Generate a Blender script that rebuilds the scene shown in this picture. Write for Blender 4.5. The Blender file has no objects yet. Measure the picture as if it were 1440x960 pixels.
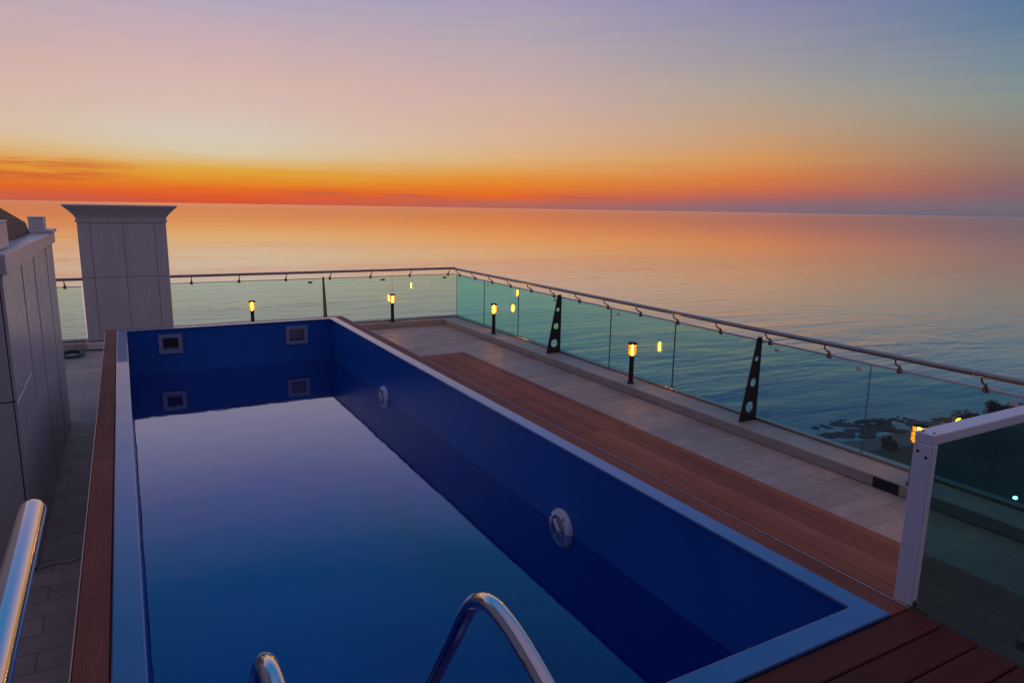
import bpy, bmesh, math, random
from mathutils import Vector, Matrix, noise
random.seed(7)
sc = bpy.context.scene
col = sc.collection
R = math.radians

# ------------------------------------------------------------------ helpers
def s2l(c):
    return tuple(((v/255)/12.92 if v/255 <= .04045 else ((v/255+.055)/1.055)**2.4) for v in c)

def tag(o, label=None, cat=None, group=None, kind=None):
    if label: o['label'] = label
    if cat: o['category'] = cat
    if group: o['group'] = group
    if kind: o['kind'] = kind
    return o

def empty(name, loc, label, cat, group=None, kind=None):
    o = bpy.data.objects.new(name, None); col.objects.link(o)
    o.location = loc; o.empty_display_size = .1
    return tag(o, label, cat, group, kind)

def wloc(o):
    v = Vector((0, 0, 0))
    while o is not None:
        v += o.location; o = o.parent
    return v

def copy_tree(o, parent=None):
    c = o.copy(); col.objects.link(c); c.parent = parent
    for ch in list(o.children): copy_tree(ch, c)
    return c

class MB:
    """collects shapes in world coordinates and links them as one mesh object"""
    def __init__(s): s.bm = bmesh.new()
    def box(s, x0, x1, y0, y1, z0, z1, bev=0, seg=1):
        b = bmesh.new()
        bmesh.ops.create_cube(b, size=1)
        for v in b.verts:
            v.co = Vector(((x0+x1)/2+v.co.x*(x1-x0), (y0+y1)/2+v.co.y*(y1-y0), (z0+z1)/2+v.co.z*(z1-z0)))
        if bev: bmesh.ops.bevel(b, geom=b.edges[:], offset=bev, segments=seg, affect='EDGES', profile=.5)
        return s._take(b)
    def _take(s, b, mat=None):
        if mat is not None: bmesh.ops.transform(b, matrix=mat, verts=b.verts[:])
        me = bpy.data.meshes.new('tmp'); b.to_mesh(me); b.free()
        s.bm.from_mesh(me); bpy.data.meshes.remove(me)
        return s
    def lathe(s, prof, x, y, z, n=24, cap=True, axis='Z'):
        b = bmesh.new(); rings = []
        for r, h in prof:
            rings.append([b.verts.new((r*math.cos(2*math.pi*k/n), r*math.sin(2*math.pi*k/n), h)) for k in range(n)])
        for a, c in zip(rings, rings[1:]):
            for k in range(n): b.faces.new((a[k], a[(k+1) % n], c[(k+1) % n], c[k]))
        if cap:
            if prof[0][0] > 1e-5: b.faces.new(rings[0][::-1])
            if prof[-1][0] > 1e-5: b.faces.new(rings[-1])
        bmesh.ops.remove_doubles(b, verts=b.verts[:], dist=1e-6)
        m = Matrix.Translation((x, y, z))
        if axis == 'X': m = m @ Matrix.Rotation(-math.pi/2, 4, 'Y')   # +Z -> -X
        if axis == '-Y': m = m @ Matrix.Rotation(math.pi/2, 4, 'X')   # +Z -> -Y
        return s._take(b, m)
    def tube(s, pts, r, n=12, caps=True, rr=None):
        b = bmesh.new(); P = [Vector(p) for p in pts]; rings = []
        prev = None
        for i, p in enumerate(P):
            t = (P[min(i+1, len(P)-1)]-P[max(i-1, 0)]).normalized()
            if prev is None:
                up = Vector((0, 0, 1)) if abs(t.z) < .9 else Vector((1, 0, 0))
                a = t.cross(up).normalized()
            else:
                a = (prev-t*prev.dot(t)).normalized()
            prev = a; c = t.cross(a); q = rr[i] if rr else r
            rings.append([b.verts.new(p+(a*math.cos(2*math.pi*k/n)+c*math.sin(2*math.pi*k/n))*q) for k in range(n)])
        for a, c in zip(rings, rings[1:]):
            for k in range(n): b.faces.new((a[k], c[k], c[(k+1) % n], a[(k+1) % n]))
        if caps: b.faces.new(rings[0]); b.faces.new(rings[-1][::-1])
        bmesh.ops.recalc_face_normals(b, faces=b.faces[:])
        return s._take(b)
    def prism(s, loops, d, org, ax, ay):
        """outline (first loop) with holes, drawn in the plane org + u*ax + v*ay, given thickness d (a vector)"""
        b = bmesh.new(); ax, ay, org, d = Vector(ax), Vector(ay), Vector(org), Vector(d)
        es = []
        for lp in loops:
            vs = [b.verts.new(org+ax*u+ay*v) for u, v in lp]
            es += [b.edges.new((vs[i], vs[(i+1) % len(vs)])) for i in range(len(vs))]
        r = bmesh.ops.triangle_fill(b, use_beauty=True, use_dissolve=False, edges=es)
        fs = [g for g in r['geom'] if isinstance(g, bmesh.types.BMFace)]
        e = bmesh.ops.extrude_face_region(b, geom=fs)
        bmesh.ops.translate(b, vec=d, verts=[g for g in e['geom'] if isinstance(g, bmesh.types.BMVert)])
        bmesh.ops.recalc_face_normals(b, faces=b.faces[:])
        return s._take(b)
    def poly(s, verts, faces):
        b = bmesh.new(); V = [b.verts.new(v) for v in verts]
        for f in faces: b.faces.new([V[i] for i in f])
        if len(faces) > 1: bmesh.ops.recalc_face_normals(b, faces=b.faces[:])
        return s._take(b)
    def build(s, name, mat, parent=None, smooth=False, label=None, cat=None, group=None, kind=None):
        me = bpy.data.meshes.new(name)
        if parent is not None:
            bmesh.ops.translate(s.bm, vec=-wloc(parent), verts=s.bm.verts[:])
        if smooth:
            for f in s.bm.faces: f.smooth = True
            for e in s.bm.edges:
                if len(e.link_faces) == 2 and e.calc_face_angle(0) > R(38): e.smooth = False
        s.bm.to_mesh(me); s.bm.free()
        for m in (mat if isinstance(mat, (list, tuple)) else [mat]): me.materials.append(m)
        o = bpy.data.objects.new(name, me); col.objects.link(o)
        if parent is not None: o.parent = parent
        return tag(o, label, cat, group, kind)

# ------------------------------------------------------------------ materials
class NT:
    def __init__(s, t): s.t = t; s.n = t.nodes; s.l = t.links
    def node(s, typ, ins=None, **kw):
        n = s.n.new(typ)
        for k, v in kw.items(): setattr(n, k, v)
        for k, v in (ins or {}).items():
            if hasattr(v, 'bl_rna') and v.bl_rna.identifier.startswith('NodeSocket'): s.l.new(v, n.inputs[k])
            else: n.inputs[k].default_value = v
        return n
    def math(s, op, a, b=0.0, c=0.0, clamp=False):
        n = s.node('ShaderNodeMath', {0: a, 1: b, 2: c}, operation=op); n.use_clamp = clamp
        return n.outputs[0]
    def ramp(s, fac, stops, interp='LINEAR'):
        n = s.n.new('ShaderNodeValToRGB'); n.color_ramp.interpolation = interp
        e = n.color_ramp.elements
        while len(e) > 1: e.remove(e[-1])
        for i, (p, c) in enumerate(stops):
            k = e[0] if i == 0 else e.new(p)
            k.position = p; k.color = (*c, 1) if len(c) == 3 else c
        s.l.new(fac, n.inputs[0]); return n.outputs[0]
    def mix(s, fac, a, b, blend='MIX'):
        n = s.n.new('ShaderNodeMix'); n.data_type = 'RGBA'; n.blend_type = blend
        for k, v in ((0, fac), (6, a), (7, b)):
            if hasattr(v, 'bl_rna') and v.bl_rna.identifier.startswith('NodeSocket'): s.l.new(v, n.inputs[k])
            else: n.inputs[k].default_value = (*v, 1) if isinstance(v, tuple) and len(v) == 3 else v
        return n.outputs[2]

def new_mat(name):
    m = bpy.data.materials.new(name); m.use_nodes = True
    m.node_tree.nodes.clear(); t = NT(m.node_tree)
    t.out = t.node('ShaderNodeOutputMaterial')
    return m, t

def pos(t, scale=(1, 1, 1), rot=0):
    g = t.node('ShaderNodeNewGeometry')
    return t.node('ShaderNodeMapping', {'Vector': g.outputs['Position'], 'Scale': scale, 'Rotation': (0, 0, rot)}).outputs[0]

def principled(name, c, rough=.5, metal=0.0, var=.25, vscale=3.0, bump=0.0, bscale=60.0, stretch=(1, 1, 1), coat=0.0, spec=.5, island=0.0, rvar=.15):
    """colour with uneven wear, patchy gloss and fine surface grain"""
    m, t = new_mat(name)
    v = pos(t, stretch)
    n1 = t.node('ShaderNodeTexNoise', {'Vector': v, 'Scale': vscale, 'Detail': 6.0, 'Roughness': .6})
    f = t.math('SUBTRACT', n1.outputs[0], .5)
    k = t.math('ADD', t.math('MULTIPLY', f, 2*var), 1.0)
    if island:
        g = t.node('ShaderNodeNewGeometry')
        k = t.math('MULTIPLY', k, t.math('ADD', t.math('MULTIPLY', g.outputs['Random Per Island'], island), 1-island/2))
    cn = t.node('ShaderNodeVectorMath', {0: c, 3: k}, operation='SCALE')
    b = t.node('ShaderNodeBsdfPrincipled', {'Base Color': cn.outputs[0], 'Metallic': metal, 'Coat Weight': coat, 'Specular IOR Level': spec})
    rr = t.math('ADD', t.math('MULTIPLY', f, 2*rvar), rough, clamp=True); t.l.new(rr, b.inputs['Roughness'])
    if bump:
        n2 = t.node('ShaderNodeTexNoise', {'Vector': v, 'Scale': bscale, 'Detail': 4.0})
        bp = t.node('ShaderNodeBump', {'Height': n2.outputs[0], 'Strength': .6, 'Distance': bump})
        t.l.new(bp.outputs[0], b.inputs['Normal'])
    t.l.new(b.outputs[0], t.out.inputs[0])
    return m

def wood_mat(name, c, along):
    """brown composite decking: fine lengthwise ribs, long streaks, board to board differences"""
    m, t = new_mat(name)
    g = t.node('ShaderNodeNewGeometry')
    st = (.6, 9, 9) if along == 'X' else (9, .6, 9)
    v = pos(t, st)
    n1 = t.node('ShaderNodeTexNoise', {'Vector': v, 'Scale': 2.2, 'Detail': 8.0, 'Roughness': .65})
    n2 = t.node('ShaderNodeTexNoise', {'Vector': pos(t), 'Scale': 1.3, 'Detail': 5.0})
    f = t.math('ADD', t.math('MULTIPLY', n1.outputs[0], .7), t.math('MULTIPLY', n2.outputs[0], .5))
    f = t.math('ADD', f, t.math('MULTIPLY', t.math('SUBTRACT', g.outputs['Random Per Island'], .25), .55))
    k = t.math('ADD', t.math('MULTIPLY', f, .9), .3)
    cn = t.node('ShaderNodeVectorMath', {0: c, 3: k}, operation='SCALE')
    b = t.node('ShaderNodeBsdfPrincipled', {'Base Color': cn.outputs[0], 'Roughness': .6, 'Specular IOR Level': .12})
    w = t.node('ShaderNodeTexWave', {'Vector': pos(t), 'Scale': 34.0, 'Distortion': .15}, wave_type='BANDS', bands_direction='Y' if along == 'X' else 'X')
    h = t.math('ADD', t.math('MULTIPLY', w.outputs[1], .6), t.math('MULTIPLY', n1.outputs[0], .8))
    bp = t.node('ShaderNodeBump', {'Height': h, 'Strength': .5, 'Distance': .003})
    t.l.new(bp.outputs[0], b.inputs['Normal']); t.l.new(b.outputs[0], t.out.inputs[0])
    return m

def emit_mat(name, c, k):
    m, t = new_mat(name)
    e = t.node('ShaderNodeEmission', {'Color': (*c, 1), 'Strength': k}); t.l.new(e.outputs[0], t.out.inputs[0])
    return m

def glass_mat(name, face, edge, ior=1.5, rough=0.0, dirt=.0):
    """tinted pane: light passes through coloured, more of it is lost at a slant, the rest is mirrored"""
    m, t = new_mat(name)
    lw = t.node('ShaderNodeLayerWeight', {'Blend': .5})
    tint = t.mix(lw.outputs['Facing'], face, edge)
    tr = t.node('ShaderNodeBsdfTransparent', {'Color': tint})
    gl = t.node('ShaderNodeBsdfGlossy', {'Color': (1, 1, 1, 1), 'Roughness': rough})
    f0 = ((ior-1)/(ior+1))**2
    fr = t.math('ADD', t.math('MULTIPLY', t.math('POWER', lw.outputs['Facing'], 5.0), 1-f0), f0, clamp=True)
    mx = t.node('ShaderNodeMixShader', {0: fr, 1: tr.outputs[0], 2: gl.outputs[0]})
    o = mx
    if dirt:
        n = t.node('ShaderNodeTexNoise', {'Vector': pos(t, (1, 1, .5)), 'Scale': 4.0, 'Detail': 6.0})
        df = t.node('ShaderNodeBsdfDiffuse', {'Color': (.5, .52, .52, 1)})
        o = t.node('ShaderNodeMixShader', {0: t.math('MULTIPLY', n.outputs[0], dirt), 1: mx.outputs[0], 2: df.outputs[0]})
    t.l.new(o.outputs[0], t.out.inputs[0])
    return m

M = {}
M['liner'] = principled('pool liner blue', (.005, .098, .40), .36, var=.4, vscale=1.1, bump=.0015, bscale=25, spec=.35)
M['coping'] = principled('pool coping pale blue', (.028, .135, .34), .3, var=.25, vscale=3, bump=.0006, bscale=90, coat=.7)
M['edging'] = wood_mat('composite edging lengthwise', (.27, .09, .055), 'Y')
M['edging_x'] = wood_mat('composite edging crosswise', (.27, .09, .055), 'X')
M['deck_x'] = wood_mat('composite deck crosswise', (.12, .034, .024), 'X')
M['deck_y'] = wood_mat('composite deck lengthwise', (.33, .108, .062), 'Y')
M['cladding'] = principled('pale metal cladding', (.53, .515, .515), .27, var=.13, spec=.75, rvar=.08, vscale=1.6, stretch=(4, 4, .45), bump=.0006, bscale=30)
M['seam'] = principled('dark joint filler', (.05, .048, .05), .7)
M['cap_metal'] = principled('pale folded sheet', (.56, .54, .53), .35, var=.12)
M['stone'] = principled('beige kerb stone', (.40, .34, .27), .5, var=.3, vscale=4, bump=.002, bscale=40)
M['render'] = principled('rough render', (.25, .24, .23), .8, var=.2, bump=.003)
M['steel'] = principled('polished stainless', (.62, .61, .60), .13, 1.0, var=.06, rvar=.04, bump=.0001, bscale=15)
M['rail_steel'] = principled('brushed stainless rail', (.36, .29, .25), .3, 1.0, var=.15)
M['bracket'] = principled('dark cast bracket', (.20, .16, .14), .4, .6)
M['bronze'] = principled('dark bronze paint', (.035, .030, .027), .4, .3, var=.35)
M['black'] = principled('black rubber', (.012, .012, .013), .6)
M['white_paint'] = principled('white painted aluminium', (.74, .73, .76), .32, var=.06, vscale=6, bump=.0004)
M['plastic'] = principled('white pool plastic', (.62, .66, .72), .35, var=.08)
M['skimmer'] = principled('pale blue plastic', (.22, .29, .43), .4, var=.1)
M['dark_hole'] = principled('dark void', (.02, .017, .02), .7)
M['flap'] = principled('grey flap', (.13, .13, .16), .5)
M['lens_grey'] = principled('milky lamp glass', (.30, .32, .36), .2)
M['hose'] = principled('dark teal hose', (.012, .06, .08), .35)
M['cord'] = principled('pale cord', (.45, .44, .42), .6)
M['granite'] = principled('dark granite step', (.045, .042, .042), .55, var=.3, vscale=12)
M['pale_alu'] = principled('pale anodised channel', (.52, .50, .54), .3, .2)
M['brass'] = principled('amber tinted ring', (.55, .36, .10), .25, .8)
M['alu_trim'] = principled('aluminium edge trim', (.46, .36, .33), .35, .6)
M['lens_amber'] = glass_mat('amber lamp lens', (1.0, .66, .16), (1.0, .45, .05), 1.45)
def lens_mat():
    m, t = new_mat('lit amber lens')
    tr = t.node('ShaderNodeBsdfTransparent', {'Color': (1.0, .70, .20, 1)})
    e = t.node('ShaderNodeEmission', {'Color': (1.0, .47, .035, 1), 'Strength': 1.3})
    mx = t.node('ShaderNodeMixShader', {0: .55, 1: tr.outputs[0], 2: e.outputs[0]})
    t.l.new(mx.outputs[0], t.out.inputs[0]); return m
M['lens_amber'] = lens_mat()
M['bulb'] = emit_mat('lit bulb', (1.0, .50, .025), 330)
M['glow_green'] = emit_mat('green white lamp', (.40, 1.0, .72), 70)
M['glass_side'] = glass_mat('green balustrade glass', (.82, .96, .94), (.25, .86, .90), 1.5, 0, .028)
M['glass_edge'] = principled('ground glass edge', (.03, .12, .12), .3)
M['glass_screen'] = glass_mat('dark green screen glass', (.50, .80, .78), (.17, .44, .44), 1.5, 0, .012)

def perforated_mat():
    m, t = new_mat('perforated dark sheet')
    v = t.node('ShaderNodeVectorMath', {0: pos(t, (1, 1, 1)), 1: (.05, .05, .05)}, operation='DIVIDE')
    f = t.node('ShaderNodeVectorMath', {0: v.outputs[0]}, operation='FRACTION')
    s = t.node('ShaderNodeVectorMath', {0: f.outputs[0], 1: (.5, .5, .5)}, operation='SUBTRACT')
    sp = t.node('ShaderNodeSeparateXYZ', {0: s.outputs[0]})
    d = t.math('SQRT', t.math('ADD', t.math('POWER', sp.outputs[1], 2.0), t.math('POWER', sp.outputs[2], 2.0)))
    h = t.math('LESS_THAN', d, .26)
    b = t.node('ShaderNodeBsdfPrincipled', {'Base Color': t.mix(h, (.04, .04, .055), (.006, .006, .007)), 'Roughness': .6, 'Metallic': 0.0})
    t.l.new(b.outputs[0], t.out.inputs[0]); return m
M['perforated'] = perforated_mat()

def tile_mat():
    """stone pavers on the terrace: long tiles with grey joints, stains and uneven gloss"""
    m, t = new_mat('terrace pavers')
    v = pos(t)
    br = t.node('ShaderNodeTexBrick', {'Vector': v, 'Color1': (*s2l((160, 147, 132)), 1), 'Color2': (*s2l((180, 165, 148)), 1), 'Mortar': (*s2l((118, 110, 103)), 1),
                'Scale': 1.0, 'Mortar Size': .004, 'Mortar Smooth': .2, 'Bias': -.1, 'Brick Width': .62, 'Row Height': .205})
    n1 = t.node('ShaderNodeTexNoise', {'Vector': v, 'Scale': .9, 'Detail': 7.0, 'Roughness': .62})
    n2 = t.node('ShaderNodeTexNoise', {'Vector': v, 'Scale': 14.0, 'Detail': 5.0})
    k = t.math('ADD', t.math('MULTIPLY', n1.outputs[0], 1.0), t.math('MULTIPLY', n2.outputs[0], .35))
    k = t.math('ADD', k, .30)
    cn = t.node('ShaderNodeVectorMath', {0: br.outputs[0], 3: k}, operation='SCALE')
    rg = t.math('ADD', t.math('MULTIPLY', n1.outputs[0], .35), .42)
    b = t.node('ShaderNodeBsdfPrincipled', {'Base Color': cn.outputs[0], 'Roughness': rg})
    hh = t.math('SUBTRACT', t.math('MULTIPLY', n2.outputs[0], .2), br.outputs[1])
    bp = t.node('ShaderNodeBump', {'Height': hh, 'Strength': .5, 'Distance': .003}); t.l.new(bp.outputs[0], b.inputs['Normal'])
    t.l.new(b.outputs[0], t.out.inputs[0]); return m
M['pavers'] = tile_mat()

def pool_water_mat():
    m, t = new_mat('pool water')
    n = t.node('ShaderNodeTexNoise', {'Vector': pos(t, (1, .6, 1)), 'Scale': 1.7, 'Detail': 3.0})
    n2 = t.node('ShaderNodeTexNoise', {'Vector': pos(t), 'Scale': 9.0, 'Detail': 2.0})
    h = t.math('ADD', n.outputs[0], t.math('MULTIPLY', n2.outputs[0], .12))
    bp = t.node('ShaderNodeBump', {'Height': h, 'Strength': .35, 'Distance': .006})
    lw = t.node('ShaderNodeLayerWeight', {'Blend': .5, 'Normal': bp.outputs[0]})
    fr = t.ramp(lw.outputs['Facing'], [(0, (.02,)*3), (.2, (.04,)*3), (.41, (.085,)*3), (.53, (.15,)*3), (.625, (.28,)*3), (.71, (.45,)*3), (.8, (.60,)*3), (1, (1,)*3)])
    tr = t.node('ShaderNodeBsdfTransparent', {'Color': (.32, .62, .90, 1)})
    gl = t.node('ShaderNodeBsdfGlossy', {'Color': (1, 1, 1, 1), 'Roughness': .035, 'Normal': bp.outputs[0]})
    mx = t.node('ShaderNodeMixShader', {0: fr, 1: tr.outputs[0], 2: gl.outputs[0]})
    t.l.new(mx.outputs[0], t.out.inputs[0]); return m
M['pool_water'] = pool_water_mat()

def sea_mat():
    """open sea at dusk: long low swell, smaller chop and calmer slicks"""
    m, t = new_mat('sea water')
    a = R(24)
    v1 = pos(t, (1/30, 1/9, 1), a)
    v2 = pos(t, (1/7, 1/2.6, 1), a-.25)
    v3 = pos(t, (1/420, 1/90, 1), a)
    n1 = t.node('ShaderNodeTexNoise', {'Vector': v1, 'Scale': 1.0, 'Detail': 4.0, 'Roughness': .5, 'Distortion': .3})
    n2 = t.node('ShaderNodeTexNoise', {'Vector': v2, 'Scale': 1.0, 'Detail': 4.0, 'Roughness': .55})
    n3 = t.node('ShaderNodeTexNoise', {'Vector': v3, 'Scale': 1.0, 'Detail': 3.0})
    calm = t.ramp(n3.outputs[0], [(.38, (.45,)*3), (.62, (1.15,)*3)])
    h = t.math('ADD', t.math('MULTIPLY', n1.outputs[0], 1.0), t.math('MULTIPLY', n2.outputs[0], .30))
    g = t.node('ShaderNodeNewGeometry')
    ds = t.node('ShaderNodeVectorMath', {0: g.outputs['Position']}, operation='LENGTH')
    off = t.node('ShaderNodeMapRange', {0: ds.outputs['Value'], 1: 90.0, 2: 650.0, 3: 1.3, 4: .24})   # choppier near the shore, calm offshore
    h = t.math('MULTIPLY', t.math('MULTIPLY', h, calm), off.outputs[0])
    bp = t.node('ShaderNodeBump', {'Height': h, 'Strength': 1.0, 'Distance': .42})
    lw = t.node('ShaderNodeLayerWeight', {'Blend': .5, 'Normal': bp.outputs[0]})
    fr = t.ramp(lw.outputs['Facing'], [(0, (.03,)*3), (.5, (.05,)*3), (.7, (.17,)*3), (.8, (.45,)*3), (.9, (.82,)*3), (.96, (.97,)*3)])
    d = t.node('ShaderNodeBsdfDiffuse', {'Color': (.010, .095, .115, 1)})
    gl = t.node('ShaderNodeBsdfGlossy', {'Color': (1, 1, 1, 1), 'Roughness': .09, 'Normal': bp.outputs[0]})
    mx = t.node('ShaderNodeMixShader', {0: fr, 1: d.outputs[0], 2: gl.outputs[0]})
    t.l.new(mx.outputs[0], t.out.inputs[0]); return m
M['sea'] = sea_mat()
M['sand'] = principled('dusk sand', (.09, .09, .09), .9, var=.3, vscale=.15, bump=.05, bscale=1)
M['soil'] = principled('dark ground cover', (.025, .036, .025), .95, var=.5, vscale=.2, bump=.2, bscale=1)
M['rock'] = principled('wet dark rock', (.011, .013, .014), .6, var=.5, vscale=.8, bump=.1, bscale=2)
M['leaf'] = principled('dark foliage', (.012, .02, .013), .7, var=.5, vscale=.8, island=.5)
M['bark'] = principled('bark', (.06, .05, .04), .9, var=.4, vscale=4)

# ------------------------------------------------------------------ camera
H = 1.65
cam = bpy.data.cameras.new('camera'); camo = bpy.data.objects.new('camera', cam); col.objects.link(camo)
cam.sensor_width = 36; cam.lens = 972.956/1440*36; cam.clip_start = .05; cam.clip_end = 200000
pitch, roll, yaw = .1902, .0168, .51117
fwd = Vector((math.sin(yaw)*math.cos(pitch), math.cos(yaw)*math.cos(pitch), -math.sin(pitch)))
rgt = Vector((math.cos(yaw), -math.sin(yaw), 0)); up = rgt.cross(fwd)
c, s_ = math.cos(roll), math.sin(roll)
rg2 = rgt*c+up*s_; up2 = up*c-rgt*s_
camo.matrix_world = Matrix(((rg2.x, up2.x, -fwd.x, 0), (rg2.y, up2.y, -fwd.y, 0), (rg2.z, up2.z, -fwd.z, H), (0, 0, 0, 1)))
sc.camera = camo

# ------------------------------------------------------------------ sky and sun
SUN_AZ = R(6)
w = bpy.data.worlds.new('World'); sc.world = w; w.use_nodes = True
w.node_tree.nodes.clear(); t = NT(w.node_tree)
out = t.node('ShaderNodeOutputWorld')
tc = t.node('ShaderNodeTexCoord')
nv = t.node('ShaderNodeVectorMath', {0: tc.outputs['Generated']}, operation='NORMALIZE')
sp = t.node('ShaderNodeSeparateXYZ', {0: nv.outputs[0]})
el = t.math('ARCSINE', sp.outputs[2])
az = t.math('ARCTAN2', sp.outputs[0], sp.outputs[1])
# thin cloud streaks: long in azimuth, short in elevation
cv = t.node('ShaderNodeCombineXYZ', {0: t.math('MULTIPLY', az, 3.0), 1: t.math('MULTIPLY', el, 55.0), 2: 0.0})
cn = t.node('ShaderNodeTexNoise', {'Vector': cv.outputs[0], 'Scale': 1.6, 'Detail': 5.0, 'Roughness': .6})
eld = t.math('MULTIPLY', t.math('MAXIMUM', el, 0.0), 180/math.pi)
wob = t.math('MULTIPLY', t.math('SUBTRACT', cn.outputs[0], .5), t.math('ADD', t.math('MULTIPLY', eld, .20), .5))
eld = t.math('MAXIMUM', t.math('ADD', eld, wob), 0.0)
f = t.math('SQRT', t.math('DIVIDE', eld, 90.0))
def sky_ramp(stops): return t.ramp(f, [(math.sqrt(e/90), s2l(cc)) for e, cc in stops])
TOP = [(24, (146, 138, 172)), (40, (142, 130, 162)), (90, (136, 124, 154))]
WTOP = [(22, (124, 138, 200)), (28, (46, 132, 192)), (36, (36, 124, 190)), (48, (110, 124, 178)), (62, (136, 124, 158)), (90, (136, 124, 154))]
rA = sky_ramp([(0, (208, 84, 56)), (.5, (222, 90, 46)), (1.0, (228, 106, 40)), (1.6, (227, 140, 44)), (2.4, (224, 166, 62)), (3.0, (221, 184, 122)), (3.7, (216, 199, 166)), (5, (213, 200, 184)), (7, (215, 188, 176)), (9.5, (211, 180, 174)), (12, (198, 172, 181)), (15, (172, 165, 190)), (18, (156, 154, 198))]+WTOP)
rB = sky_ramp([(0, (168, 100, 96)), (.4, (186, 104, 84)), (.9, (224, 100, 44)), (1.5, (229, 122, 42)), (2.2, (228, 142, 56)), (3, (224, 160, 86)), (4, (222, 176, 124)), (5.5, (216, 178, 150)), (8, (208, 175, 164)), (10, (198, 171, 170)), (12.5, (183, 167, 175)), (15.3, (168, 157, 183)), (18, (146, 148, 196))]+WTOP)
rC = sky_ramp([(0, (122, 106, 122)), (.6, (144, 104, 112)), (1.1, (176, 100, 94)), (1.7, (204, 110, 74)), (2.6, (214, 126, 68)), (4, (212, 150, 92)), (6, (194, 158, 126)), (9, (171, 160, 150)), (12, (152, 149, 163)), (15, (137, 136, 171)), (18, (124, 132, 184))]+WTOP)
rD = sky_ramp([(0, (100, 100, 116)), (.8, (118, 105, 116)), (1.6, (134, 101, 108)), (3, (148, 112, 104)), (5, (148, 131, 118)), (7.5, (135, 146, 140)), (10, (116, 136, 152)), (13, (90, 121, 154)), (18, (84, 112, 164)), (28, (84, 118, 180))]+WTOP[3:])
rE = sky_ramp([(0, (84, 74, 92)), (5, (104, 90, 112)), (15, (122, 108, 134))]+TOP[1:])
sx, sy = math.sin(SUN_AZ), math.cos(SUN_AZ)
hl = t.math('MAXIMUM', t.math('SQRT', t.math('ADD', t.math('POWER', sp.outputs[0], 2.0), t.math('POWER', sp.outputs[1], 2.0))), 1e-4)
cs = t.math('DIVIDE', t.math('ADD', t.math('MULTIPLY', sp.outputs[0], sx), t.math('MULTIPLY', sp.outputs[1], sy)), hl)
ad = t.math('MULTIPLY', t.math('ARCCOSINE', t.math('MINIMUM', t.math('MAXIMUM', cs, -1.0), 1.0)), 180/math.pi)
def step(a, b): return t.node('ShaderNodeMapRange', {0: ad, 1: a, 2: b, 3: 0.0, 4: 1.0}, interpolation_type='LINEAR').outputs[0]
cc = t.mix(step(2, 23), rA, rB); cc = t.mix(step(23, 42), cc, rC); cc = t.mix(step(42, 58), cc, rD); cc = t.mix(step(58, 115), cc, rE)
cv2 = t.node('ShaderNodeCombineXYZ', {0: t.math('MULTIPLY', az, 9.0), 1: t.math('MULTIPLY', el, 150.0), 2: 3.7})
cn2 = t.node('ShaderNodeTexNoise', {'Vector': cv2.outputs[0], 'Scale': 1.0, 'Detail': 5.0, 'Roughness': .6})
e0 = t.math('MULTIPLY', el, 180/math.pi); a0 = t.math('MULTIPLY', az, 180/math.pi)
def rng(v, a, b): return t.node('ShaderNodeMapRange', {0: v, 1: a, 2: b, 3: 0.0, 4: 1.0}, interpolation_type='SMOOTHSTEP').outputs[0]
def band(v, a, b, c_, d_): return t.math('MULTIPLY', rng(v, a, b), t.math('SUBTRACT', 1.0, rng(v, c_, d_)))
k1 = t.math('MULTIPLY', t.math('MULTIPLY', band(e0, .9, 1.7, 2.5, 3.3), t.math('SUBTRACT', 1.0, rng(a0, -4.0, 4.0))), rng(cn2.outputs[0], .38, .60))
cc = t.mix(t.math('MULTIPLY', k1, .8), cc, s2l((206, 98, 52)))
k2 = t.math('MULTIPLY', t.math('MULTIPLY', band(e0, .62, .80, .92, 1.15), band(a0, 8.0, 16.0, 34.0, 44.0)), rng(cn2.outputs[0], .50, .60))
cc = t.mix(t.math('MULTIPLY', k2, .35), cc, s2l((150, 90, 96)))
bg = t.node('ShaderNodeBackground', {'Color': cc, 'Strength': 1.0})
t.l.new(bg.outputs[0], out.inputs[0])

sun = bpy.data.lights.new('afterglow', 'SUN'); suno = bpy.data.objects.new('afterglow', sun); col.objects.link(suno)
sun.energy = .02; sun.angle = R(90); sun.color = (1.0, .55, .30)
sd = Vector((math.sin(SUN_AZ)*math.cos(R(3)), math.cos(SUN_AZ)*math.cos(R(3)), math.sin(R(3))))
suno.rotation_euler = sd.to_track_quat('Z', 'Y').to_euler(); suno.location = (0, 60, 20)

# ------------------------------------------------------------------ layout numbers (metres, camera stands over the origin)
XL, XR, YN, YF = -.054, 2.606, 1.627, 10.162
CW, WW = .103, .131
WZ = -.60                      # pool water level
FZ = -.95                      # terrace paving
KT = -.83                      # kerb top
XG, YG = 6.59, 14.41           # glass lines
GT, RZ = .135, .285            # glass top, handrail centre
XK, YK = 6.19, 14.20           # kerb faces
O = CW+WW

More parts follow.
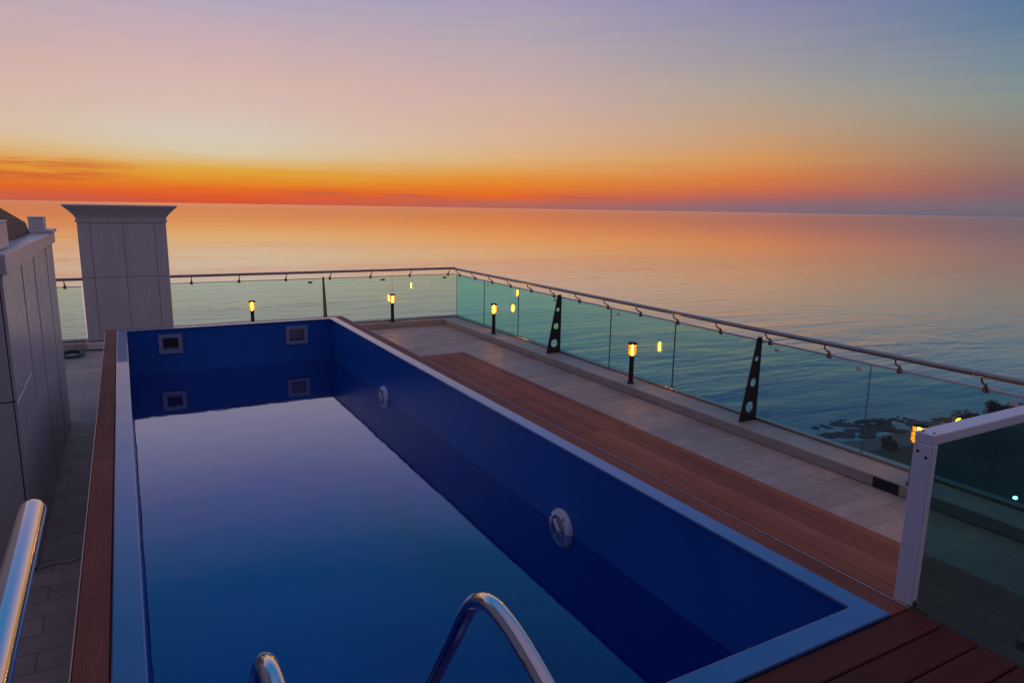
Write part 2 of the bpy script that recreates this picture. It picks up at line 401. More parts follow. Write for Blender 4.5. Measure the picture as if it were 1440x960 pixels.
# ------------------------------------------------------------------ terrace floor, kerbs, decks (setting)
MB().prism([[(-9, -7), (XK+.56, -7), (XK+.56, YK+.55), (-9, YK+.55)], [(XL-.079, YN-.079), (XR+.079, YN-.079), (XR+.079, YF+.079), (XL-.079, YF+.079)]], (0, 0, -.35), (0, 0, FZ), (1, 0, 0), (0, 1, 0)).build('terrace_floor', M['pavers'], label='grey stone paved roof terrace floor around the raised pool', cat='floor', kind='structure')
kb = MB().box(XK, XK+.56, -7, YK+.55, FZ+.001, KT, .008)
kb.box(.775, XK-.004, YK, YK+.55, FZ+.001, KT, .008).box(-9, -.73, YK, YK+.55, FZ+.001, KT, .008)
kerb = kb.build('kerb', M['stone'], label='beige stone kerb under the glass balustrade along the terrace edge', cat='kerb', kind='structure')
MB().box(XK-.004, XK+.05, 3.56, 3.82, FZ+.004, KT-.012).build('drain_opening', M['dark_hole'], kerb)

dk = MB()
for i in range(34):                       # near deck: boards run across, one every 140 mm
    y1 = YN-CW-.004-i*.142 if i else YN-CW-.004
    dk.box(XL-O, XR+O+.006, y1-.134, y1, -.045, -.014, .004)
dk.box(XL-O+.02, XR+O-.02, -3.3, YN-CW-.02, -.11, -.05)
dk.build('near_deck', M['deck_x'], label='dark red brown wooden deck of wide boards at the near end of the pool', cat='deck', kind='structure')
dk = MB(); x = XR+O+.01
while x < 5.2:
    x1 = min(x+.1365, 5.2); dk.box(x, x1, 1.62, 6.30, FZ+.012, FZ+.05, .003); dk.box(x, x1, 6.306, 11.03, FZ+.012, FZ+.05, .003); x += .140
dk.build('sun_deck', M['deck_y'], label='long brown wooden deck strip on the paving beside the pool wall', cat='deck', kind='structure')

# stairs down from the near deck, beside the glass screen
st = MB()
for k in range(4):
    st.box(XR+O+.01+k*.31, XR+O+.01+(k+1)*.31+.02, .25, 1.50, FZ+.002, -.19*(k+1)-.003*k, .006)
st.build('staircase', M['granite'], label='dark stone steps going down beside the glass screen', cat='stairs')

# ------------------------------------------------------------------ swimming pool
pool = empty('swimming_pool', ((XL+XR)/2, (YN+YF)/2, FZ), 'rectangular raised blue swimming pool with still water and brown wooden rim', 'pool')
b = MB(); D = -2.05
for x0, x1, y0, y1 in ((XL-.08, XL, YN-.08, YF+.08), (XR, XR+.08, YN-.08, YF+.08), (XL, XR, YN-.08, YN), (XL, XR, YF, YF+.08)):
    b.box(x0, x1, y0, y1, D, -.022)
b.box(XL, XR, YN, YF, D-.1, D)
b.build('basin', M['liner'], pool)
cp = MB()                                 # coping: a mitred frame with a small nosing over the wall
def frame(mb, i0, i1, z0, z1, bev):
    x0, x1, y0, y1 = XL, XR, YN, YF
    for q in range(4):
        co = [(x0-i0, y0-i0), (x1+i0, y0-i0), (x1+i0, y1+i0), (x0-i0, y1+i0)]
        ci = [(x0-i1, y0-i1), (x1+i1, y0-i1), (x1+i1, y1+i1), (x0-i1, y1+i1)]
        a, bb = q, (q+1) % 4
        v = [(*co[a], z0), (*co[bb], z0), (*ci[bb], z0), (*ci[a], z0), (*co[a], z1), (*co[bb], z1), (*ci[bb], z1), (*ci[a], z1)]
        mb.poly(v, [(0, 1, 2, 3), (4, 5, 6, 7), (0, 1, 5, 4), (1, 2, 6, 5), (2, 3, 7, 6), (3, 0, 4, 7)])
    bmesh.ops.remove_doubles(mb.bm, verts=mb.bm.verts[:], dist=1e-4)
    seen = {}                              # drop the mitre faces that now touch
    for fc in mb.bm.faces[:]:
        k = frozenset(v.index for v in fc.verts); seen.setdefault(k, []).append(fc)
    mb.bm.verts.index_update()
    if bev:
        es = [e for e in mb.bm.edges if len(e.link_faces) == 2 and e.calc_face_angle(0) > 1]
        bmesh.ops.bevel(mb.bm, geom=es, offset=bev, segments=2, affect='EDGES', profile=.5)
    return mb
def ring(i0, i1, z0, z1, bev):
    """closed rectangular frame between offsets i0 (outer) and i1 (inner)"""
    mb = MB(); bm = mb.bm; L = []
    for o_, z in ((i0, z1), (i1, z1), (i1, z0), (i0, z0)):
        L.append([bm.verts.new(p) for p in ((XL-o_, YN-o_, z), (XR+o_, YN-o_, z), (XR+o_, YF+o_, z), (XL-o_, YF+o_, z))])
    for k in range(4):
        A_, B_ = L[k], L[(k+1) % 4]
        for q in range(4): bm.faces.new((A_[q], A_[(q+1) % 4], B_[(q+1) % 4], B_[q]))
    bmesh.ops.recalc_face_normals(bm, faces=bm.faces[:])
    if bev:
        es = [e for e in bm.edges if e.calc_face_angle(0) > 1 and e.verts[0].co.z == e.verts[1].co.z]
        bmesh.ops.bevel(bm, geom=es, offset=bev, segments=2, affect='EDGES', profile=.5)
    return mb
ring(CW, -.012, -.020, 0, .006).build('coping', M['coping'], pool)
# brown composite edging boards on three sides, boards cut at about 3.6 m
ys = [YN-CW, 5.05, 8.0, YF+CW]
for x0, x1 in ((XL-O+.008, XL-CW-.006), (XR+CW+.006, XR+O-.008)):
    e_ = MB()
    for y0, y1 in zip(ys, ys[1:]): e_.box(x0, x1, y0+.002, y1-.002, -.040, -.010, .003)
    e_.build('edging_board', M['edging'], pool)
e_ = MB()
for x0, x1 in ((XL-O, 1.3), (1.304, XR+O)): e_.box(x0, x1, YF+CW+.004, YF+O, -.040, -.010, .003)
e_.build('edging_board', M['edging_x'], pool)
for k in range(13):
    MB().lathe([(.0065, 0), (.0065, .0012), (0, .0016)], XL-CW-.062+.012*math.sin(k*2.1), 2.0+k*.62+.05*math.sin(k*5.3), -.0098, 10, False).build('screw', M['black'], pool)
tr = MB()                                 # thin metal nosing along the outer edge
tr.box(XL-O, XL-O+.006, YN-CW, YF+CW, -.062, -.007, .002); tr.box(XR+O-.006, XR+O, YN-CW, YF+CW, -.062, -.007, .002)
tr.build('edge_trim', M['alu_trim'], pool)
sk = MB()
for x0, x1, y0, y1 in ((XL-O+.02, XL-.085, YN-CW, YF+O-.02), (XR+.085, XR+O-.02, YN-CW, YF+O-.02), (XL-.085, XR+.085, YF+.085, YF+O-.02), (XL-.085, XR+.085, YN-CW-.0, YN-.085)):
    sk.box(x0, x1, y0, y1, FZ+.002, -.045)
sk.build('outer_wall', M['render'], pool)
MB().poly([(XL-.001, YN-.001, WZ), (XR+.001, YN-.001, WZ), (XR+.001, YF+.001, WZ), (XL-.001, YF+.001, WZ)], [(0, 1, 2, 3)]).build('pool_water', M['pool_water'], pool)

def skimmer(x0, x1, z0, z1, flap):
    f_ = MB(); y = YF-.001; bw = .052
    f_.prism([[(x0, z0), (x1, z0), (x1, z1), (x0, z1)], [(x0+bw, z0+bw), (x1-bw, z0+bw), (x1-bw, z1-bw), (x0+bw, z1-bw)]], (0, -.018, 0), (0, y, 0), (1, 0, 0), (0, 0, 1))
    p = f_.build('skimmer', M['skimmer'], pool)
    MB().box(x0+bw-.004, x1-bw+.004, y-.006, y-.002, z0+bw-.004, z1-bw+.004).build('opening', M['dark_hole'], p)
    if flap: MB().box(x0+bw+.008, x1-bw-.008, y-.011, y-.007, z0+bw+.02, z1-bw-.006).build('flap', M['flap'], p)
    else: MB().box(x0+bw+.008, x1-bw-.008, y-.011, y-.007, z0+bw+.002, z0+bw+.028).build('flap', M['flap'], p)
skimmer(.312, .600, -.338, -.076, False)
skimmer(1.952, 2.262, -.342, -.074, True)

def pool_light(y, z):
    x = XR; r = .135
    p = MB().lathe([(r, .0), (r, .012), (r*.93, .030), (r*.70, .042), (r*.66, .034)], x-.0005, y, z, 36, False, 'X').build('pool_light', M['plastic'], pool, True)
    MB().lathe([(r*.67, .030), (r*.60, .024), (r*.40, .030), (0, .036)], x-.001, y, z, 32, False, 'X').build('lens', M['lens_grey'], p, True)
    for a in (.6, 2.2, 3.9, 5.4):
        MB().lathe([(.009, 0), (.009, .004), (0, .005)], x-.036, y+r*.82*math.cos(a), z+r*.82*math.sin(a), 10, False, 'X').build('screw', M['bracket'], p)
    hb = MB().tube([(x-.03, y-.05, z-.05), (x-.055, y-.02, z+.01), (x-.05, y+.03, z+.06)], .012, 8)
    hb.build('lens_clip', M['plastic'], p, True)
pool_light(3.86, -.595); pool_light(7.75, -.60)

# ------------------------------------------------------------------ stainless ladder rails and grab rail
def smooth_path(P, n=8):
    P = [Vector(p) for p in P]; Q = [P[0]*2-P[1]]+P+[P[-1]*2-P[-2]]; o_ = []
    for i in range(1, len(Q)-2):
        a, b_, c_, d_ = Q[i-1:i+3]
        for k in range(n):
            u = k/n; o_.append(.5*((2*b_)+(c_-a)*u+(2*a-5*b_+4*c_-d_)*u*u+(3*b_-a-3*c_+d_)*u**3))
    return o_+[P[-1]]
lad = empty('pool_ladder', (.478, 1.4, 0), 'pair of curved polished stainless steel ladder rails over the near pool edge', 'ladder')
prof = [(.86, -.02), (.86, .20), (.90, .37), (.99, .50), (1.12, .585), (1.26, .638), (1.36, .657), (1.44, .652), (1.515, .612), (1.58, .535), (1.66, .41), (1.87, .09), (2.16, -.36), (2.62, -1.07)]
for xr_ in (.207, .75):
    h_ = MB().tube(smooth_path([(xr_, y, z) for y, z in prof], 10), .0235, 20).build('handrail', M['steel'], lad, True)
    MB().lathe([(.052, 0), (.052, .006), (.030, .014), (.026, .02)], xr_, .86, -.014, 24, False).build('deck_flange', M['steel'], h_, True)
for y, z in ((2.25, -.50+.0), (2.42, -.76), (2.58, -1.01)):
    MB().box(.232, .725, y-.04, y+.04, z-.015, z+.012, .008).build('tread', M['steel'], lad)

gr = empty('grab_rail', (-.2, .6, 0), 'thick straight stainless steel handrail with rounded end left of the pool', 'handrail')
pts = [(-.196, -.9, 1.0), (-.196, -.5, 1.0)]+[(-.196-.018*(y/1.7), y, 1.0-.002*y) for y in (0, .5, 1.0, 1.5, 1.700, 1.712, 1.720, 1.7245, 1.726)]
MB().tube(pts, .026, 24, True, [.026]*7+[.0255, .0225, .0165, .008]).build('rail', M['steel'], gr, True)
for y in (-.55, .25):
    MB().tube([(-.2, y, -.012), (-.198, y, .976)], .019, 16).build('post', M['steel'], gr, True)

# ------------------------------------------------------------------ glass balustrades
def pane(mb_name, x0, x1, y0, y1, z0, z1, parent, mat):
    mb = MB().box(x0, x1, y0, y1, z0, z1); mb.bm.normal_update()
    ax = 0 if (x1-x0) > (y1-y0) else 1
    for f_ in mb.bm.faces:
        if abs(f_.normal[ax]) > .9: f_.material_index = 1      # ground vertical edges read as dark green lines
    return mb.build(mb_name, [mat, M['glass_edge']], parent)
def taper_plate(org, ax, parent):
    """dark flat post: upright against the glass, slanting on the inner side, three round holes"""
    h = 1.02
    loops = [[(0, 0), (.27, 0), (.065, h), (0, h)]]
    for v, r in ((.17, .070), (.47, .055), (.76, .036)):
        u = (.27-(.205*v/h))*.5
        loops.append([(u+r*math.cos(2*math.pi*k/20), v+r*math.sin(2*math.pi*k/20)) for k in range(20)])
    nrm = Vector(ax).cross(Vector((0, 0, 1)))*.022
    return MB().prism(loops, nrm, org, ax, (0, 0, 1)).build('post', M['bronze'], parent)

bal = empty('glass_balustrade', (XG, 5.5, KT), 'long green tinted glass balustrade with steel handrail on the sea side right of the pool', 'balustrade')
ends = [14.395, 12.98, 11.52, 10.02, 8.59, 7.13, 5.64, 4.23, 2.78, 1.33, -.12, -1.6, -3.1]
for a, b_ in zip(ends, ends[1:]):
    p = pane('glass_pane', XG-.006, XG+.006, b_+.006, a-.006, KT+.028, GT, bal, M['glass_side'])
for y in (12.8, 10.2, 8.4, 5.4, 4.36, 2.9):
    MB().box(XG-.012, XG-.0065, y-.035, y+.035, GT-.085, GT-.045, .002).build('pane_tag', M['cap_metal'], bal)
MB().box(XG-.022, XG+.022, -3.1, 14.40, KT+.001, KT+.03, .003).build('base_channel', M['rail_steel'], bal)
MB().box(XG-.015, XG+.015, -3.1, 14.40, GT+.001, GT+.020, .003).build('top_channel', M['pale_alu'], bal)
MB().tube([(XG-.09, 14.32, RZ), (XG-.09, -3.1, RZ)], .026, 16).build('handrail', M['rail_steel'], bal, True)
for y in (10.0, 5.62, 1.28): taper_plate((XG-.012, y, KT+.002), (-1, 0, 0), bal)
def bracket(org, inn, parent):
    """bent arm from a clamp on the pane's top edge to the handrail"""
    i = Vector(inn); o_ = Vector(org); mb = MB()
    path = smooth_path([o_+i*.09+Vector((0, 0, RZ-.018)), o_+i*.088+Vector((0, 0, RZ-.055)), o_+i*.052+Vector((0, 0, RZ-.088)), o_+i*.014+Vector((0, 0, GT+.050)), o_+i*.002+Vector((0, 0, GT+.017))], 5)
    n_ = len(path); mb.tube(path, .01, 10, True, [.008+.002*k/n_+.014*max(0, k/n_-.62)**1.2*2.2 for k in range(n_)])
    mb.lathe([(.024, GT-.022), (.026, GT-.018), (.026, GT+.024), (.020, GT+.030)], o_.x, o_.y, o_.z, 12)
    return mb.build('rail_bracket', M['bracket'], parent, True)
by = [14.2-.79*k for k in range(22)]
br0 = bracket((XG, 0, 0), (-1, 0, 0), bal); base_y = br0.location.y
for k, y in enumerate(by):
    o_ = br0 if k == 0 else br0.copy()
    if k: col.objects.link(o_); o_.parent = bal
    o_.location.y = base_y+y

bal2 = empty('glass_balustrade', (3.5, YG, KT), 'glass balustrade with steel handrail across the far end of the terrace behind the pool', 'balustrade')
xs = [6.578, 5.07, 3.56, 2.07, .72]
for a, b_ in zip(xs, xs[1:]):
    pane('glass_pane', b_+.006, a-.006, YG-.006, YG+.006, KT+.028, GT+.015, bal2, M['glass_side'])
xs2 = [-.70, -2.2, -3.7, -5.2]
for a, b_ in zip(xs2, xs2[1:]):
    pane('glass_pane', b_+.006, a-.006, YG-.006, YG+.006, KT+.028, GT+.015, bal2, M['glass_side'])
for x in (6.3, 4.85, 3.3): MB().box(x-.045, x+.045, YG-.012, YG-.0065, GT-.07, GT-.03, .002).build('pane_tag', M['bracket'], bal2)
for x0, x1 in ((.72, XG-.03), (-5.2, -.70)):
    MB().box(x0, x1, YG-.022, YG+.022, KT+.001, KT+.03, .003).build('base_channel', M['rail_steel'], bal2)
    MB().box(x0, x1, YG-.010, YG+.010, GT+.016, GT+.027, .002).build('top_channel', M['bracket'], bal2)
    MB().tube([(x0, YG-.09, RZ+.012), (min(x1+.03, XG-.07), YG-.09, RZ+.012)], .026, 16).build('handrail', M['rail_steel'], bal2, True)
taper_plate((3.57, YG-.012, KT+.002), (0, -1, 0), bal2); taper_plate((-2.19, YG-.012, KT+.002), (0, -1, 0), bal2)
br0 = bracket((0, YG, .012), (0, -1, 0), bal2); bx = br0.location.x
for k, x in enumerate((6.39, 5.47, 4.58, 3.71, 2.82, 1.93, 1.08, -.95, -1.8, -2.7, -3.6, -4.5)):
    o_ = br0 if k == 0 else br0.copy()
    if k: col.objects.link(o_); o_.parent = bal2
    o_.location.x = bx+x

# ------------------------------------------------------------------ bollard lamps on the kerb
def make_bollard():
    r0 = empty('bollard_light', (0, 0, 0), 'x', 'lamp', 'lit bollard lamps along the terrace kerb')
    MB().lathe([(.055, 0), (.055, .012), (.036, .018), (.034, .40), (.050, .41), (.050, .418)], 0, 0, 0, 20).build('post', M['bronze'], r0, True)
    MB().lathe([(.046, .418), (.052, .43), (.052, .565), (.046, .578)], 0, 0, 0, 24, False).build('lens', M['lens_amber'], r0, True)
    MB().lathe([(.013, .425), (.016, .44), (.016, .55), (.008, .565), (0, .566)], 0, 0, 0, 12).build('bulb', M['bulb'], r0, True)
    for z in (.445, .485, .525):
        MB().lathe([(.062, z), (.068, z+.003), (.058, z+.007), (.054, z+.006), (.062, z)], 0, 0, 0, 24, False).build('louvre_ring', M['brass'], r0, True)
    g = MB()
    for k in range(4):
        a = k*math.pi/2+.6; g.tube([(.06*math.cos(a), .06*math.sin(a), .415), (.06*math.cos(a), .06*math.sin(a), .585)], .004, 6)
    g.build('guard_bar', M['bronze'], r0)
    MB().lathe([(.066, .578), (.070, .584), (.068, .600), (.030, .612), (0, .613)], 0, 0, 0, 24).build('cap', M['bronze'], r0, True)
    return r0
bo = make_bollard()
for k, (x, y, lab) in enumerate(((2.13, 14.30, 'lit amber bollard lamp on the far kerb nearest the grey vent shaft'),
                                 (5.02, 14.30, 'lit amber bollard lamp on the far kerb near the balustrade corner'),
                                 (6.37, 12.12, 'lit amber bollard lamp on the right kerb between the corner and the first dark post'),
                                 (6.33, 7.72, 'lit amber bollard lamp on the right kerb between the two dark tapered posts'),
                                 (6.27, 3.488, 'lit amber bollard lamp half hidden behind the white screen post'))):
    o_ = bo if k == 0 else copy_tree(bo)
    o_.location = (x, y, KT+.001); o_['label'] = lab

# ------------------------------------------------------------------ white framed glass screen by the deck
PX, PY = 2.849, 1.522
scr = empty('glass_screen', (PX, PY, 0), 'dark green glass screen in a white metal frame at the deck corner', 'screen')
MB().box(PX, PX+.042, PY, PY+.08, -.010, .716, .004).build('post', M['white_paint'], scr)
MB().box(PX, 6.1, PY, PY+.08, .7165, .762, .004).build('top_rail', M['white_paint'], scr)
MB().box(PX+.0425, PX+.052, PY+.022, PY+.058, -.008, .716, .002).build('glazing_bead', M['white_paint'], scr)
MB().box(PX+.048, 4.115, PY+.034, PY+.046, FZ+.01, .716).build('glass_pane', M['glass_screen'], scr)
MB().box(4.135, 6.05, PY+.034, PY+.046, FZ+.01, .716).build('glass_pane', M['glass_screen'], scr)
MB().box(4.08, 4.20, PY-.02, PY+.033, -.66, -.60, .004).build('foot_clamp', M['skimmer'], scr)
for y, z in ((PY+.022, .66), (PY+.058, .68)):
    MB().lathe([(.006, 0), (.006, .002), (0, .003)], PX-.0005, y, z, 10, False, 'X').build('screw', M['black'], scr)
for x, y in ((PX+.015, PY+.055), (PX+.030, PY+.018)):
    MB().lathe([(.006, 0), (.006, .002), (0, .003)], x, y, .7625, 10, False).build('screw', M['black'], scr)
MB().box(PX+.012, PX+.03, PY-.014, PY-.0005, -.009, .018, .002).build('foot_bracket', M['bracket'], scr)

# ------------------------------------------------------------------ unseen block behind the camera, added to cut sky light on the near deck
ph = empty('shade_block', (-1, -6, FZ), 'unseen pale block with dark glazed doors, added behind the camera to shade the near end of the terrace', 'light blocker')
MB().box(-8.9, 6.0, -6.9, -3.40, FZ+.002, 2.9).build('wall', M['cladding'], ph)
MB().box(-8.9, -1.05, -3.396, 4.5, FZ+.002, 2.9).build('shade_wing', M['cladding'], ph)  # unseen side block, added to darken the left passage and the cabinet front
MB().box(-9.2, -.95, -2.598, 4.65, 2.901, 3.12, .01).build('shade_wing_roof', M['cap_metal'], ph)
MB().box(-9.2, 6.4, -6.95, -2.6, 2.901, 3.12, .01).build('roof', M['cap_metal'], ph)
for k in range(4):
    x = -1.2+k*1.05
    f_ = MB().prism([[(x, -.01), (x+1.0, -.01), (x+1.0, 2.2), (x, 2.2)], [(x+.06, .05), (x+.94, .05), (x+.94, 2.14), (x+.06, 2.14)]], (0, .05, 0), (0, -3.398, 0), (1, 0, 0), (0, 0, 1)).build('door', M['white_paint'], ph)
    MB().box(x+.062, x+.938, -3.39, -3.37, .052, 2.138).build('pane', M['dark_hole'], f_)

# ------------------------------------------------------------------ clad vent shaft in the balustrade line
VX0, VX1, VY = -.764, .813, 16.20
VB = -1.16
MB().box(-.73, .775, YK+.552, 14.99, FZ-.35, FZ).box(-.80, .85, 14.992, 17.9, FZ-.6, VB).build('shaft_ledge', M['pavers'], label='paved ledge of the terrace floor in front of and under the grey vent shaft', cat='floor', kind='structure')
vs = empty('vent_shaft', (0, VY+.7, VB), 'square grey metal clad vent shaft with flared cornice behind the far left pool corner', 'shaft')
MB().box(VX0+.012, VX1-.012, VY+.012, VY+1.38, VB+.002, 1.26).build('core', M['seam'], vs)
cl = MB(); xs = [VX0, VX0+.22, VX0+.789, VX1-.22, VX1]
for a, b_ in zip(xs, xs[1:]):
    for z0, z1 in ((VB+.02, .137), (.145, 1.234)): cl.box(a+.0035, b_-.0035, VY, VY+.02, z0, z1, .003)
for X in (VX0, VX1-.02):
    for y0 in (.022, .47, .92):
        for z0, z1 in ((VB+.02, .137), (.145, 1.234)): cl.box(X, X+.02, VY+y0+.003, VY+y0+.44, z0, z1, .003)
cl.build('cladding_panels', M['cladding'], vs)
cm = MB()
def sq(o_, z): return [(VX0-o_, VY-o_, z), (VX1+o_, VY-o_, z), (VX1+o_, VY+1.40+o_, z), (VX0-o_, VY+1.40+o_, z)]
prf = [(.0, 1.236), (.024, 1.240), (.024, 1.288), (.006, 1.292), (.014, 1.325), (.036, 1.368), (.074, 1.415), (.128, 1.475), (.212, 1.553), (.215, 1.562), (.215, 1.581)]
V = []
for o_, z in prf: V += sq(o_, z)
F = [(4*i+k, 4*i+(k+1) % 4, 4*i+4+(k+1) % 4, 4*i+4+k) for i in range(len(prf)-1) for k in range(4)]+[(0, 1, 2, 3), tuple(4*len(prf)-4+k for k in range(4))]
cm.poly(V, F); cm.build('cornice', M['cladding'], vs)

# ------------------------------------------------------------------ clad plant cabinet at the left
CX = -.71
cab = empty('plant_cabinet', (CX-1, 7.6, FZ), 'large pale metal clad plant enclosure on the paving left of the pool', 'cabinet')
MB().box(CX-2.6, CX-.014, 5.615, 9.62, FZ+.002, 1.20).build('core', M['seam'], cab)
cl = MB(); yy = [5.60, 6.08, 6.66, 6.98, 7.55, 8.18, 8.75, 9.20, 9.63]
for i, (a, b_) in enumerate(zip(yy, yy[1:])):
    dx = .006*(i % 2)
    if i < 2: cl.box(CX-.02, CX-dx, a+.003, b_-.003, FZ+.03, .296, .003); cl.box(CX-.02, CX-dx, a+.003, b_-.003, .306, 1.16, .003)
    else: cl.box(CX-.02, CX-dx, a+.003, b_-.003, FZ+.03, 1.16, .003)
x = CX-.022
for k in range(4):
    cl.box(x-.62, x-.004, 5.594, 5.612, FZ+.03, .296, .003); cl.box(x-.62, x-.004, 5.594, 5.612, .306, 1.16, .003); x -= .63
cl.build('cladding_panels', M['cladding'], cab)
cp_ = MB(); cp_.box(CX-2.6, CX+.03, 5.57, 7.60, 1.165, 1.30, .004); cp_.box(CX-2.6, CX+.025, 7.606, 9.68, 1.175, 1.295, .004)
cp_.box(CX-2.6, CX+.045, 9.1, 9.72, 1.297, 1.335, .004)
cp_.build('cap', M['cap_metal'], cab)
vh = empty('vent_hood', (CX-.3, 8.3, 1.3), 'dark perforated metal hood on top of the pale plant enclosure', 'vent')
hx = -.86
MB().prism([[(6.2, 1.303), (9.06, 1.303), (8.74, 1.424), (7.1, 1.585), (6.2, 1.67)]], (-.012, 0, 0), (hx, 0, 0), (0, 1, 0), (0, 0, 1)).build('perforated_side', M['perforated'], vh)
MB().prism([[(6.2, 1.305), (9.03, 1.305), (8.72, 1.416), (7.1, 1.577), (6.2, 1.66)]], (-.9, 0, 0), (hx-.014, 0, 0), (0, 1, 0), (0, 0, 1)).build('housing', M['cap_metal'], vh)
def box_thing(name, lab, x0, x1, y0, y1, z0, z1):
    o_ = empty(name, ((x0+x1)/2, (y0+y1)/2, z0), lab, 'box')
    MB().box(x0, x1, y0, y1, z0, z1-.012, .006).build('body', M['cap_metal'], o_)
    MB().box(x0-.006, x1+.006, y0-.006, y1+.006, z1-.0115, z1, .004).build('lid', M['cap_metal'], o_)
box_thing('roof_box', 'small pale metal box at the far end of the plant enclosure top', -.89, -.752, 9.28, 9.62, 1.336, 1.470)
box_thing('roof_box', 'pale metal box on the near part of the plant enclosure top', -.852, -.748, 5.92, 6.42, 1.302, 1.50)

# ------------------------------------------------------------------ hose and cord on the paving
P = []
for k in range(70):
    a = k*.30; rr_ = 1-.06*math.sin(a*.37)
    P.append((-.90+.16*rr_*math.cos(a)+.02*math.sin(a*.21), 13.72+.27*rr_*math.sin(a), FZ+.016+.010*(k/21)))
P += [(-.70, 13.95, FZ+.04), (-.45, 14.03, FZ+.018), (-.2, 14.05, FZ+.016), (.2, 13.98, FZ+.016)]
MB().tube(smooth_path(P, 3), .016, 8).build('garden_hose', M['hose'], None, True, 'dark teal garden hose coiled on the paving beside the vent shaft', 'hose')
P = [(-.70, 5.62, FZ+.008), (-.62, 5.66, FZ+.008), (-.52, 5.63, FZ+.008), (-.42, 5.70, FZ+.008), (-.33, 5.68, FZ+.008)]
MB().tube(smooth_path(P, 6), .007, 6).build('power_cord', M['cord'], None, True, 'thin pale cord lying on the dark paving between plant enclosure and pool', 'cord')

# ------------------------------------------------------------------ sea and shore
SL = -28.0
Rr = 60000
MB().poly([(-Rr, -3000, SL), (Rr, -3000, SL), (Rr, Rr, SL), (-Rr, Rr, SL)], [(0, 1, 2, 3)]).build('sea', M['sea'], label='calm rippled sea reflecting the sunset out to the horizon', cat='sea', kind='structure')
coast = [(20, 40), (55, 51), (70, 56), (78, 55.5), (84, 53.5), (92, 53), (100, 53.5), (112, 50), (135, 38), (180, 30), (260, 10)]
b = bmesh.new(); rows = []
for x, y in coast:
    rows.append([b.verts.new((x+1.0, y+3.5, SL-.6)), b.verts.new((x, y, SL+.15)), b.verts.new((x-1.0, y-2.5, SL+.4)), b.verts.new((x-1.5, y-4.5, SL+.7)), b.verts.new((x-10, y-60, SL+2))])
for a, c_ in zip(rows, rows[1:]):
    for k in range(4):
        f_ = b.faces.new((a[k], c_[k], c_[k+1], a[k+1])); f_.material_index = 1 if k == 3 else 0; f_.smooth = True
bmesh.ops.recalc_face_normals(b, faces=b.faces[:])
m_ = MB(); m_.bm.free(); m_.bm = b
for f_ in b.faces:
    if f_.normal.z < 0: f_.normal_flip()
m_.build('beach', [M['sand'], M['soil']], label='dim sandy shore far below the terrace', cat='beach', kind='structure')
# wet boulders in the shallows: one uncountable dark mass
rk = MB(); RV, RF = [], []
ln = [((80, 57.5), (83.5, 61.5)), (( 85, 54.5), (90, 60.5)), ((91, 52.5), (98, 57.5)), ((98, 51.5), (108, 53.5)), ((112, 48.5), (124, 47))]
for k in range(7000):
    u = random.random()*4; i = min(int(u), 3); q_ = u-i; v = random.random()**.8
    A_ = Vector(ln[i][0]).lerp(Vector(ln[i+1][0]), q_); B_ = Vector(ln[i][1]).lerp(Vector(ln[i+1][1]), q_)
    P_ = A_.lerp(B_, v)+Vector((random.gauss(0, .5), random.gauss(0, .5)))
    dens = noise.noise(Vector((P_.x*.30, P_.y*.45, 5)))+.6*noise.noise(Vector((P_.x*.9, P_.y*1.1, 9)))
    if dens < -.12+.35*abs(v-.4)+(.25 if u < .5 else 0): continue
    r = random.uniform(.09, .30)*(2.0 if random.random() < .04 else 1)
    q = bmesh.new(); bmesh.ops.create_icosphere(q, subdivisions=1, radius=r)
    sd_ = Vector((random.random()*50, random.random()*50, 0))
    for vv in q.verts: vv.co += vv.co.normalized()*noise.noise(vv.co*2.4+sd_)*r*.8; vv.co.z *= .35
    bmesh.ops.transform(q, matrix=Matrix.Translation((P_.x, P_.y, SL+.03)) @ Matrix.Rotation(random.random()*6, 4, 'Z'), verts=q.verts[:])
    n0 = len(RV); RV.extend([tuple(vv.co) for vv in q.verts]); q.verts.index_update(); RF.extend([tuple(n0+vv.index for vv in f_.verts) for f_ in q.faces]); q.free()
me_ = bpy.data.meshes.new('rocks'); me_.from_pydata(RV, [], RF); rk.bm.from_mesh(me_); bpy.data.meshes.remove(me_)
rk.build('shore_rocks', M['rock'], label='dark mass of wet rocks in the shallow water far below the balustrade', cat='rocks', kind='stuff')

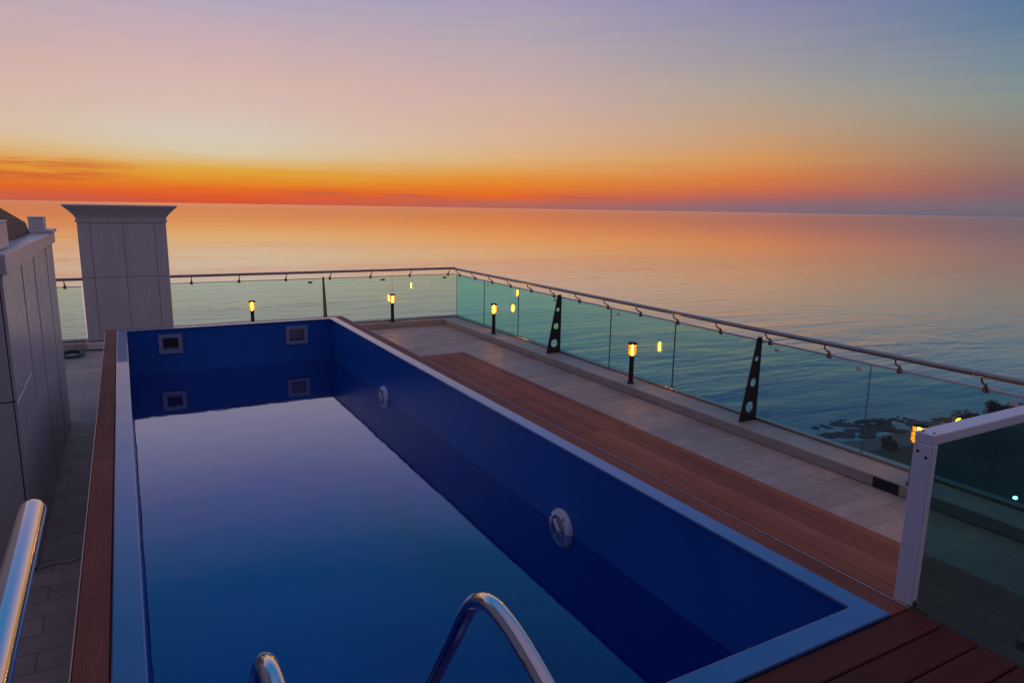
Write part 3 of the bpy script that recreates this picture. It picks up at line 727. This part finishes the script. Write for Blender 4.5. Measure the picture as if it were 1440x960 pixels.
def tree(x, y, z, h, r, lab, grp='trees by the shore'):
    t0 = empty('tree', (x, y, z), lab, 'tree', grp)
    tk = MB(); tk.tube(smooth_path([(x, y, z-.3), (x+.1, y, z+h*.3), (x-.1, y+.1, z+h*.62), (x, y, z+h*.8)], 4), .2, 8, True)
    for k in range(5):
        a = k*1.27+x; tk.tube([(x, y, z+h*(.35+.07*k)), (x+r*.6*math.cos(a), y+r*.6*math.sin(a), z+h*(.55+.07*k))], .07, 6)
    tk.build('trunk', M['bark'], t0, True)
    bm = bmesh.new()
    cl_ = [(Vector((random.gauss(0, .42)*r, random.gauss(0, .42)*r, h*random.uniform(.42 if h > 2 else .04, .9))), random.uniform(.22, .4)*r) for _ in range(18)]
    for _ in range(2600):
        c0, rad = random.choice(cl_)
        d_ = Vector((random.gauss(0, 1), random.gauss(0, 1), random.gauss(0, .8))).normalized()*rad*random.random()**.4
        c1 = c0+d_+Vector((x, y, z)); s0 = random.uniform(.10, .24)
        u = Vector((random.gauss(0, 1), random.gauss(0, 1), random.gauss(0, 1))).normalized(); v = u.orthogonal().normalized()
        bm.faces.new([bm.verts.new(c1+u*s0), bm.verts.new(c1+v*s0*.5), bm.verts.new(c1-u*s0), bm.verts.new(c1-v*s0*.5)])
    m2 = MB(); m2.bm.free(); m2.bm = bm; m2.build('crown', M['leaf'], t0)
tree(82.5, 49.3, SL+.5, 1.3, 1.15, 'low dark bush on the beach beside the white screen post')
for (x, y, h, r, lab) in ((90, 43, 4.5, 2.6, 'dark round tree seen through the top left of the green screen'), (99, 40, 6, 3.2, 'tall dark tree seen through the middle of the green screen'),
                     (90, 35, 6, 3.2, 'dark tree behind the green lamp seen through the screen'), (101, 46, 3.6, 2.2, 'small dark tree on the shore under the white top rail'),
                     (84, 38, 4.5, 2.8, 'broad dark tree just above the kerb seen through the screen'), (108, 36, 7, 3.6, 'dark tree seen at the right edge of the green screen')):
    tree(x, y, SL+1.3, h, r, lab)
lp = empty('street_lamp', (72.5, 30.6, SL+1.3), 'street lamp glowing green white among dark trees seen through the green screen', 'street lamp')
MB().tube([(72.5, 30.6, SL+1.2), (72.5, 30.6, SL+3.2)], .06, 8, True, [.08, .05]).build('pole', M['bronze'], lp)
MB().lathe([(.05, 0), (.16, .05), (.20, .14), (.13, .26), (0, .3)], 72.5, 30.6, SL+3.2, 16).build('lamp_globe', M['glow_green'], lp, True)

# ------------------------------------------------------------------ render look
sc.view_settings.view_transform = 'Standard'; sc.view_settings.look = 'None'
sc.view_settings.gamma = 1; sc.view_settings.exposure = 0.0; sc.view_settings.use_curve_mapping = False
sc.render.engine = 'CYCLES'
sc.cycles.transparent_max_bounces = 24; sc.cycles.max_bounces = 10
sc.cycles.use_denoising = True
